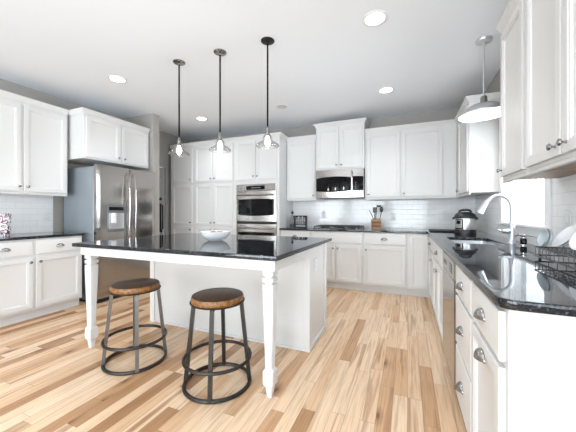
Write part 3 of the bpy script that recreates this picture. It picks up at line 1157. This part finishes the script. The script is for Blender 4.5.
def utensil(label, name, base_, tip, head):
    r = thing(name, label, 'utensil', base_)
    d = Vector(tip) - Vector(base_)
    MB().tube([(0, 0, 0), tuple(d * .5), tuple(d)], .006, 8).build('handle', M['black_plastic'], r)
    hb = MB()
    if head == 'ladle':
        n = 10
        prof = [(max(.036 * math.sin(PI / 2 * k / 6), .001), -.028 * math.cos(PI / 2 * k / 6)) for k in range(7)]
        hb.lathe(prof, (d.x + .028, d.y - .01, d.z + .01), n=20, cap1=False)
        hb.build('head', M['black_plastic'], r, solid=.003)
    elif head == 'spoon':
        hb.lathe([(.001, -.045), (.018, -.035), (.026, -.005), (.024, .022), (.012, .04), (.001, .044)], (d.x, d.y, d.z + .035), n=18, sy=.3)
        hb.build('head', M['black_plastic'], r)
    elif head == 'turner':
        hb.box(d.x - .032, d.y - .004, d.z - .01, d.x + .032, d.y + .004, d.z + .075, .004)
        hb.build('head', M['black_plastic'], r)
    return r


z0 = CZ + .025
utensil('slim black utensil leaning out over the cooktop side of the crock', 'utensil_stick', (CX + .02, CY, z0), (CX - .10, CY - .02, z0 + .27), None)
utensil('black ladle with round bowl, highest in the wooden crock', 'ladle', (CX - .02, CY + .01, z0), (CX + .015, CY + .01, z0 + .335), 'ladle')
utensil('black spoon leaning away from the cooktop in the wooden crock', 'serving_spoon', (CX + .035, CY - .035, z0), (CX + .085, CY - .04, z0 + .245), 'spoon')
utensil('black flat turner upright in the middle of the wooden crock', 'spatula', (CX - .03, CY - .025, z0), (CX - .012, CY - .03, z0 + .24), 'turner')

# ---------------------------------------------------------------- spice rack and bottle beside the oven tower
bo = thing('oil_bottle', 'clear glass oil bottle with black stopper beside the spice rack', 'bottle', (-1.825, 4.56, .9145))
MB().lathe([(.036, 0), (.040, .006), (.040, .15), (.034, .185), (.018, .21), (.016, .235), (.018, .238)], n=24, cap1=False).build('body', M['bottle'], bo)
MB().lathe([(.022, .236), (.024, .245), (.024, .262), (.010, .275), (.009, .285), (.001, .288)], n=20).build('stopper', M['black_plastic'], bo)
MB().lathe([(.041, .012), (.0415, .014), (.0415, .05), (.041, .052)], n=24, cap0=False, cap1=False).build('label_band', M['black_plastic'], bo)
rk = thing('spice_rack', 'black metal spice rack of glass jars on back counter', 'rack', (-1.675, 4.56, .9145))
b = MB()
for sx in (-.105, .105):
    b.box(sx - .006, -.04, 0, sx + .006, .04, .205, .002)
b.box(-.105, -.04, .045, .105, .04, .056, .002)
for sy in (-.04, .04):
    b.box(-.105, sy - .004, .19, .105, sy + .004, .205, .002)
b.box(-.105, -.035, .0, .105, .035, .012, .002)
b.build('frame', M['black_metal'], rk)
for i in range(3):
    j = thing('spice_jar', ('glass spice jar in the black rack, nearest the oil bottle', 'glass spice jar in the middle of the black rack', 'glass spice jar in the black rack, on the cooktop side')[i], 'jar', (-1.675 - .065 + .065 * i, 4.56, .971), 0, 'spice jars in the rack')
    MB().lathe([(.024, 0), (.026, .004), (.026, .10), (.020, .115), (.020, .12)], n=20, cap1=False).build('jar_body', M['bottle'], j)
    MB().lathe([(.022, .002), (.0235, .006), (.0235, .07), (.001, .074)], n=20).build('contents', M['spice'], j)
    MB().lathe([(.022, .118), (.023, .122), (.023, .145), (.001, .147)], n=20).build('lid', M['black_plastic'], j)

# ---------------------------------------------------------------- damask canister
cn = thing('canister', 'round canister with black, white and pink damask print on left counter', 'canister', (-4.04, 1.632, .9145))
MB().lathe([(.088, 0), (.092, .004), (.092, .225), (.090, .228), (.001, .228)], n=40).build('body', M['damask'], cn)
MB().lathe([(.094, .212), (.095, .214), (.095, .245), (.090, .25), (.001, .252)], n=40).build('lid', M['damask'], cn)

# ---------------------------------------------------------------- pressure cooker on its tray
pc = thing('pressure_cooker', 'steel electric pressure cooker with black lid in the counter corner', 'cooker', (.65, 4.05, .9145), -.42)
pc.scale = (.79, .79, .89)
MB().lathe([(.138, 0), (.144, .004), (.146, .05), (.142, .058)], n=48).build('base', M['black_plastic'], pc)
MB().lathe([(.140, .056), (.141, .06), (.141, .205), (.139, .212)], n=48).build('body', M['alu'], pc)
MB().lathe([(.150, .208), (.156, .212), (.156, .228), (.147, .240), (.135, .262), (.105, .284), (.06, .296), (.001, .299)], n=48).build('lid', M['black_plastic'], pc)
b = MB()
b.tube([(-.085, 0, .285), (-.07, 0, .312), (-.03, 0, .324), (.03, 0, .324), (.07, 0, .312), (.085, 0, .285)], .016, 10)
b.build('lid_handle', M['black_plastic'], pc)
b = MB()
b.box(-.03, -.158, .222, .03, -.14, .24, .005)
b.build('lid_latch', M['black_plastic'], pc)
for s in (-1, 1):
    MB().box(s * .138, -.03, .195, s * .172, .03, .222, .006).build('side_handle', M['black_plastic'], pc)
b = MB()


def cyl_patch(b, r0, r1, a0, a1, z0, z1, n=10):
    loops = []
    for i in range(n + 1):
        a = math.radians(a0 + (a1 - a0) * i / n)
        c_, s_ = math.cos(a), math.sin(a)
        loops.append([(r0 * c_, r0 * s_, z0), (r1 * c_, r1 * s_, z0), (r1 * c_, r1 * s_, z1), (r0 * c_, r0 * s_, z1)])
    return b.loft(loops)


pn = cyl_patch(MB(), .139, .147, 226, 276, .062, .198).build('control_panel', M['black_gloss'], pc)
cyl_patch(MB(), .146, .1485, 229, 269, .078, .186).build('panel_face', M['alu'], pn)
cyl_patch(MB(), .148, .1495, 236, 262, .132, .178).build('display', M['black_gloss'], pn)
for i in range(3):
    for jj in range(2):
        cyl_patch(MB(), .148, .1495, 236 + 10 * i, 242 + 10 * i, .09 + .018 * jj, .1 + .018 * jj, 3).build('button', M['grey_plastic'], pn, smooth=0)
b = MB()
tr_ = thing('serving_tray', 'flat black tray lying on the counter behind the pressure cooker', 'tray', (.50, 4.44, .9145))
MB().box(-.22, -.15, 0, .22, .15, .010, .004).build('tray_base', M['black_plastic'], tr_)
b = MB()
b.box(-.22, -.15, .010, .22, -.142, .018, .002); b.box(-.22, .142, .010, .22, .15, .018, .002)
b.box(-.22, -.142, .010, -.212, .142, .018, .002); b.box(.212, -.142, .010, .22, .142, .018, .002)
b.build('tray_rim', M['black_plastic'], tr_)

# ---------------------------------------------------------------- faucet and soap dispenser
fa = thing('faucet', 'satin steel pull-down gooseneck faucet behind the sink', 'faucet', (.80, 2.90, .9145))
MB().lathe([(.031, 0), (.031, .006), (.027, .012), (.026, .055), (.024, .13), (.020, .16), (.015, .17)], n=28).build('base', M['satin'], fa)
pts = [(0, 0, .16), (0, 0, .28)]
for i in range(1, 13):
    a = PI * i / 12 * .83
    pts.append((-.09 + .09 * math.cos(a), .012 * i / 12, .300 + .10 * math.sin(a)))
pts.append((-.182, .014, .335))
MB().tube(pts, .0138, 14).build('neck', M['satin'], fa)
e = Vector(pts[-1])
MB().tube([tuple(e + Vector((.012, 0, .022))), tuple(e), tuple(e + Vector((-.022, .003, -.045))), tuple(e + Vector((-.040, .005, -.085)))], .014, 16, rs=[.0145, .018, .023, .027]).build('spray_head', M['satin'], fa)
b = MB()
b.tube([(0, 0, .10), (-.045, -.012, .10)], .022, 16)
b.tube([(-.045, -.012, .10), (-.075, -.02, .102)], .017, 14)
b.tube([(-.07, -.018, .102), (-.105, -.028, .112)], .006, 8)
b.build('lever', M['satin'], fa)
so = thing('soap_dispenser', 'small chrome and black soap dispenser beside the faucet', 'dispenser', (.835, 2.76, .9145))
MB().lathe([(.026, 0), (.026, .005), (.020, .009), (.018, .012)], n=24).build('base', M['chrome'], so)
MB().lathe([(.021, .011), (.0215, .014), (.0215, .05), (.019, .056), (.001, .057)], n=24).build('collar', M['black_gloss'], so)
MB().lathe([(.012, .056), (.012, .064), (.020, .070), (.021, .080), (.015, .088), (.001, .09)], n=24).build('pump_head', M['chrome'], so)
MB().tube([(0, 0, .078), (-.03, 0, .08), (-.055, 0, .072)], .006, 8).build('nozzle', M['chrome'], so)

# ---------------------------------------------------------------- dish rack and dishes
DX0, DX1, DY0, DY1 = .655, .905, 1.43, 2.02
dk = thing('dish_rack', 'dark two-level wire dish rack with plates on the counter', 'dish rack', ((DX0 + DX1) / 2, (DY0 + DY1) / 2, .9145))
hw, hd = (DX1 - DX0) / 2, (DY1 - DY0) / 2


def rect_pts(w, d, z, r=.025):
    return [(p[0], p[1], z) for p in arc(w - r, -d + r, r, -90, 0, 4) + arc(w - r, d - r, r, 0, 90, 4) + arc(-w + r, d - r, r, 90, 180, 4) + arc(-w + r, -d + r, r, 180, 270, 4)]


MB().tube(rect_pts(hw, hd, .063), .0034, 8, True).build('top_rim', M['wire'], dk)
MB().tube(rect_pts(hw, hd, .018), .0042, 8, True).build('bottom_rim', M['wire'], dk)
b = MB()
for i in range(13):
    y = -hd + .03 + (2 * hd - .06) * i / 12
    b.tube([(-hw, y, .018), (-hw, y, .063), (-hw + .01, y, .061), (hw - .01, y, .061), (hw, y, .063), (hw, y, .018)], .0017, 6)
for i in range(6):
    x = -hw + .03 + (2 * hw - .06) * i / 5
    b.tube([(x, -hd, .018), (x, -hd, .063), (x, -hd + .01, .0605), (x, hd - .01, .0605), (x, hd, .063), (x, hd, .018)], .0017, 6)
b.build('wire_basket', M['wire'], dk)
for i in range(6):
    y = -hd + .07 + (2 * hd - .14) * i / 5
    MB().tube([(-.055, y - .012, .061), (-.055, y - .012, .078), (-.055, y, .086), (-.055, y + .012, .078), (-.055, y + .012, .061)], .0024, 6).build('plate_divider', M['wire'], dk)
for sx in (-1, 1):
    for sy in (-1, 1):
        MB().tube([(sx * (hw - .03), sy * (hd - .001), 0), (sx * (hw - .03), sy * (hd - .001), .020)], .007, 8).build('foot', M['black_plastic'], dk)


def dish(name, label, c, normal, prof, mat, group):
    """lathe profile along its axis, the axis turned towards normal"""
    o = MB().lathe(prof, n=40, cap0=True, cap1=False).build(name, mat, smooth=45)
    o.rotation_euler = Vector(normal).to_track_quat('Z', 'Y').to_euler()
    o.location = c
    return tag(o, label, 'dish', group)


def plate_prof(r):
    return [(.001, 0), (r * .6, 0), (r * .64, .003), (r, .016), (r, .019), (r * .98, .0195), (r * .64, .007), (r * .58, .0045), (.001, .0045)]


def bowl_prof(r, h):
    P = [(.001, 0), (r * .45, 0), (r * .5, .004)]
    for i in range(1, 9):
        a = PI / 2 * i / 8
        P.append((r * (.5 + .5 * math.sin(a)), .004 + (h - .004) * (1 - math.cos(a))))
    for i in range(8, -1, -1):
        a = PI / 2 * i / 8
        P.append(((r - .005) * (.5 + .5 * math.sin(a)), .009 + (h - .009) * (1 - math.cos(a))))
    P.append((.001, .008))
    return P


g_ = 'dishes drying in the rack'
nb, npl = (-.957, -.05, .227), (-.79, .01, .61)
dish('soup_bowl', 'pale grey bowl standing on edge at the window end of the rack', (.695, 1.965, 1.030), nb, bowl_prof(.050, .022), M['grey_ceramic'], g_)
dish('soup_bowl', 'second grey bowl nested behind the pale grey one', (.712, 1.969, 1.030), nb, bowl_prof(.050, .022), M['grey_ceramic'], g_)
for i in range(3):
    dish('dinner_plate', ('white plate leaning foremost of the three in the middle of rack', 'white plate leaning second in the middle of the rack', 'white plate leaning rearmost in the middle of the rack')[i],
         (.757 + .021 * i, 1.895 + .004 * i, 1.040 + .001 * i), npl, plate_prof(.071), M['white_ceramic'], g_)
dish('side_bowl', 'white bowl tipped on edge at the near end of the rack', (.770, 1.745, 1.036), (-.82, -.25, .50), bowl_prof(.062, .03), M['white_ceramic'], g_)

# ---------------------------------------------------------------- bowl on the island
bw = thing('serving_bowl', 'wide white ceramic bowl on the black island top', 'bowl', (-1.625, 2.16, .9145))
P = [(.001, 0), (.062, 0), (.066, .004), (.095, .018), (.117, .040), (.130, .062), (.138, .082), (.135, .083), (.126, .064), (.113, .044), (.09, .023), (.06, .010), (.001, .009)]
MB().lathe(P, n=56, cap1=False).build('bowl_shell', M['white_ceramic'], bw)
for i, (x, y, r_) in enumerate(((-.048, .015, .027), (.0, .05, .026), (.048, .02, .027), (.0, -.022, .029))):
    zc = .013 + r_
    o = MB().sphere((0, 0, 0), r_, 10, .85).build('dried_pod', M['cork'], smooth=180)
    o.location = (-1.625 + x, 2.16 + y, .9145 + zc + .022)
    tag(o, ('rose brown dried pod in white bowl, towards the refrigerator', 'rose brown dried pod in white bowl, towards the pantry', 'rose brown dried pod in white bowl, towards the oven', 'rose brown dried pod in white bowl, towards the stools')[i], 'dried pod', 'dried pods in the white bowl')


# ---------------------------------------------------------------- bar stools
def make_stool(label, loc, rz, tube_mat, ring_mat):
    st = thing('bar_stool', label, 'stool', loc, rz, 'round bar stools at the island')
    top = .61
    MB().lathe([(.158, top - .004), (.168, top - .004), (.171, top - .001), (.164, top + .0025), (.001, top + .003)], n=48).build('seat_top', M['seat_top'], st)['label'] = 'dark walnut seat top'
    MB().lathe([(.14, top - .046), (.172, top - .046), (.176, top - .040), (.176, top - .012), (.170, top - .003), (.14, top - .003)], n=48).build('seat', M['seat_edge'], st)
    MB().lathe([(.145, top - .050), (.182, top - .050), (.184, top - .047), (.184, top - .040), (.178, top - .040), (.150, top - .0465)], n=48).build('seat_ring', M['gun'], st)
    b = MB()
    b.box(-.16, -.015, top - .066, .16, .015, top - .050)
    b.box(-.015, -.16, top - .066, .015, .16, top - .050)
    b.lathe([(.012, top - .085), (.014, top - .083), (.014, top - .066)], n=14)
    b.build('under_brace', M['gun'], st, smooth=0)
    for i in range(4):
        a = PI / 2 * i
        d0, d1 = Vector((math.cos(a), math.sin(a), 0)), Vector((-math.sin(a), math.cos(a), 0))
        lg = MB()
        loops = []
        for z, R_ in ((.012, .219), (top - .055, .162)):
            c_ = d0 * R_ + Vector((0, 0, z))
            h = .0125
            loops.append([tuple(c_ + d0 * sa * h + d1 * sb * h) for sa, sb in ((-1, -1), (1, -1), (1, 1), (-1, 1))])
        lg.loft(loops).build('leg', tube_mat, st, smooth=0)
    MB().ring((0, 0, .0135), .219, .0125, 64, 10).build('floor_ring', ring_mat, st)
    MB().ring((0, 0, .185), .222, .0115, 64, 10).build('foot_ring', ring_mat, st)
    return st


make_stool('round wood-seat metal bar stool nearest the refrigerator end of island', (-1.99, 1.625, 0), math.radians(-37), M['gun_highlit'], M['gun'])
make_stool('round wood-seat metal bar stool near the island leg by the aisle', (-1.203, 1.625, 0), math.radians(-66), M['gun'], M['gun'])


# ---------------------------------------------------------------- lamps
def pendant(label, x, y, cmat, glow=9.0):
    p = thing('pendant_lamp', label, 'pendant lamp', (x, y, HC), 0, 'glass pendants over the island')
    c_ = MB()
    c_.lathe([(.062, 0), (.062, -.006), (.056, -.011), (.030, -.014), (.012, -.016), (.009, -.030), (.001, -.031)], n=36)
    c_.build('canopy', cmat, p)
    MB().tube([(0, 0, -.025), (0, 0, -.80)], .008, 8).build('cord', M['fabric_cord'], p)
    MB().lathe([(.006, -.785), (.012, -.79), (.014, -.815), (.020, -.82), (.021, -.86), (.030, -.865), (.030, -.872), (.001, -.873)], n=24).build('socket', M['nickel'], p)
    sh = MB()
    sh.lathe([(.030, -.865), (.036, -.872), (.040, -.888), (.040, -.905), (.050, -.918), (.080, -.935), (.102, -.952), (.106, -.962), (.103, -.966)], n=44, cap0=False, cap1=False)
    sh.build('shade', M['glass'], p, solid=.003)['label'] = 'clear flared glass shade'
    bl = MB().lathe([(.012, -.873), (.014, -.885), (.024, -.905), (.028, -.925), (.024, -.945), (.012, -.960), (.001, -.965)], n=24).build('bulb', M['soft_bulb'], p)
    lt = bpy.data.lights.new('pendant_light', 'POINT')
    lt.energy = glow
    lt.color = (1, .93, .84)
    lt.shadow_soft_size = .035
    lo = bpy.data.objects.new('pendant_light', lt)
    lo.parent = p
    lo.location = (0, 0, -1.01)
    C.objects.link(lo)
    return p


pendant('clear glass pendant lamp nearest the refrigerator end of the island', -2.197, 2.31, M['nickel'])
pendant('clear glass pendant lamp in the middle of the three over the island', -1.69, 2.32, M['nickel'])
pendant('clear glass pendant lamp with black ceiling canopy, nearest the aisle', -1.178, 2.335, M['black_metal'])

dm = thing('dome_pendant', 'brushed metal dome pendant lamp over the sink', 'pendant lamp', (.64, 3.075, HC))
MB().lathe([(.066, 0), (.066, -.012), (.060, -.022), (.020, -.026), (.010, -.04), (.001, -.041)], n=36).build('canopy', M['alu'], dm)
MB().tube([(0, 0, -.03), (0, 0, -.53)], .0075, 12).build('rod', M['alu'], dm)
MB().lathe([(.010, -.51), (.022, -.515), (.026, -.525), (.030, -.575), (.034, -.585), (.052, -.588)], n=32).build('neck', M['nickel'], dm)
MB().lathe([(.034, -.583), (.060, -.586), (.085, -.592), (.115, -.606), (.150, -.628), (.180, -.650), (.196, -.668), (.202, -.680), (.202, -.690)], n=56, cap0=False, cap1=False).build('shade', M['alu'], dm, solid=.003)
MB().lathe([(.001, -.692), (.10, -.691), (.196, -.682), (.196, -.676), (.001, -.676)], n=48).build('diffuser', M['diffuser'], dm)['label'] = 'glowing white diffuser'
lt = bpy.data.lights.new('dome_light', 'AREA')
lt.shape = 'DISK'
lt.size = .36
lt.energy = 7
lt.color = (1, .95, .88)
lo = bpy.data.objects.new('dome_light', lt)
lo.parent = dm
lo.location = (0, 0, -.70)
C.objects.link(lo)


def downlight(label, x, y, lit=True):
    r = thing('recessed_downlight', label, 'ceiling light', (x, y, HC), 0, 'recessed ceiling lights')
    MB().lathe([(.100, 0), (.100, -.004), (.094, -.007), (.076, -.006), (.074, -.0)], n=40, cap0=False, cap1=False).build('trim_ring', M['trim'], r)
    MB().lathe([(.076, -.001), (.076, -.004), (.001, -.0045)], n=32).build('lens', M['lens'] if lit else M['lens_off'], r)
    if lit:
        lt = bpy.data.lights.new('downlight_beam', 'AREA')
        lt.shape = 'DISK'
        lt.size = .14
        lt.spread = 1.9
        lt.energy = DOWN_P
        lt.color = (.95, .97, 1)
        lo = bpy.data.objects.new('downlight_beam', lt)
        lo.parent = r
        lo.location = (0, 0, -.008)
        C.objects.link(lo)
    return r


downlight('lit recessed ceiling light above the left counter near the refrigerator', -3.143, 2.323)
downlight('lit recessed ceiling light in front of the pantry cabinets', -3.17, 3.84)
downlight('unlit round recessed ceiling fixture in front of the oven tower', -1.712, 3.864, False)
downlight('lit recessed ceiling light in front of the utensil crock wall', -.253, 3.858)
downlight('lit recessed ceiling light over the aisle, largest in view', -.242, 2.402)
downlight('added unseen recessed ceiling light over the stools, out toward the front windows', -1.712, .60)  # this and the next two lamps are out of view, added for even brightness
downlight('added unseen recessed ceiling light by the left counter, toward the front windows', -3.143, .60)
downlight('added unseen recessed ceiling light nearest the dish rack end of the aisle', -.242, .60)
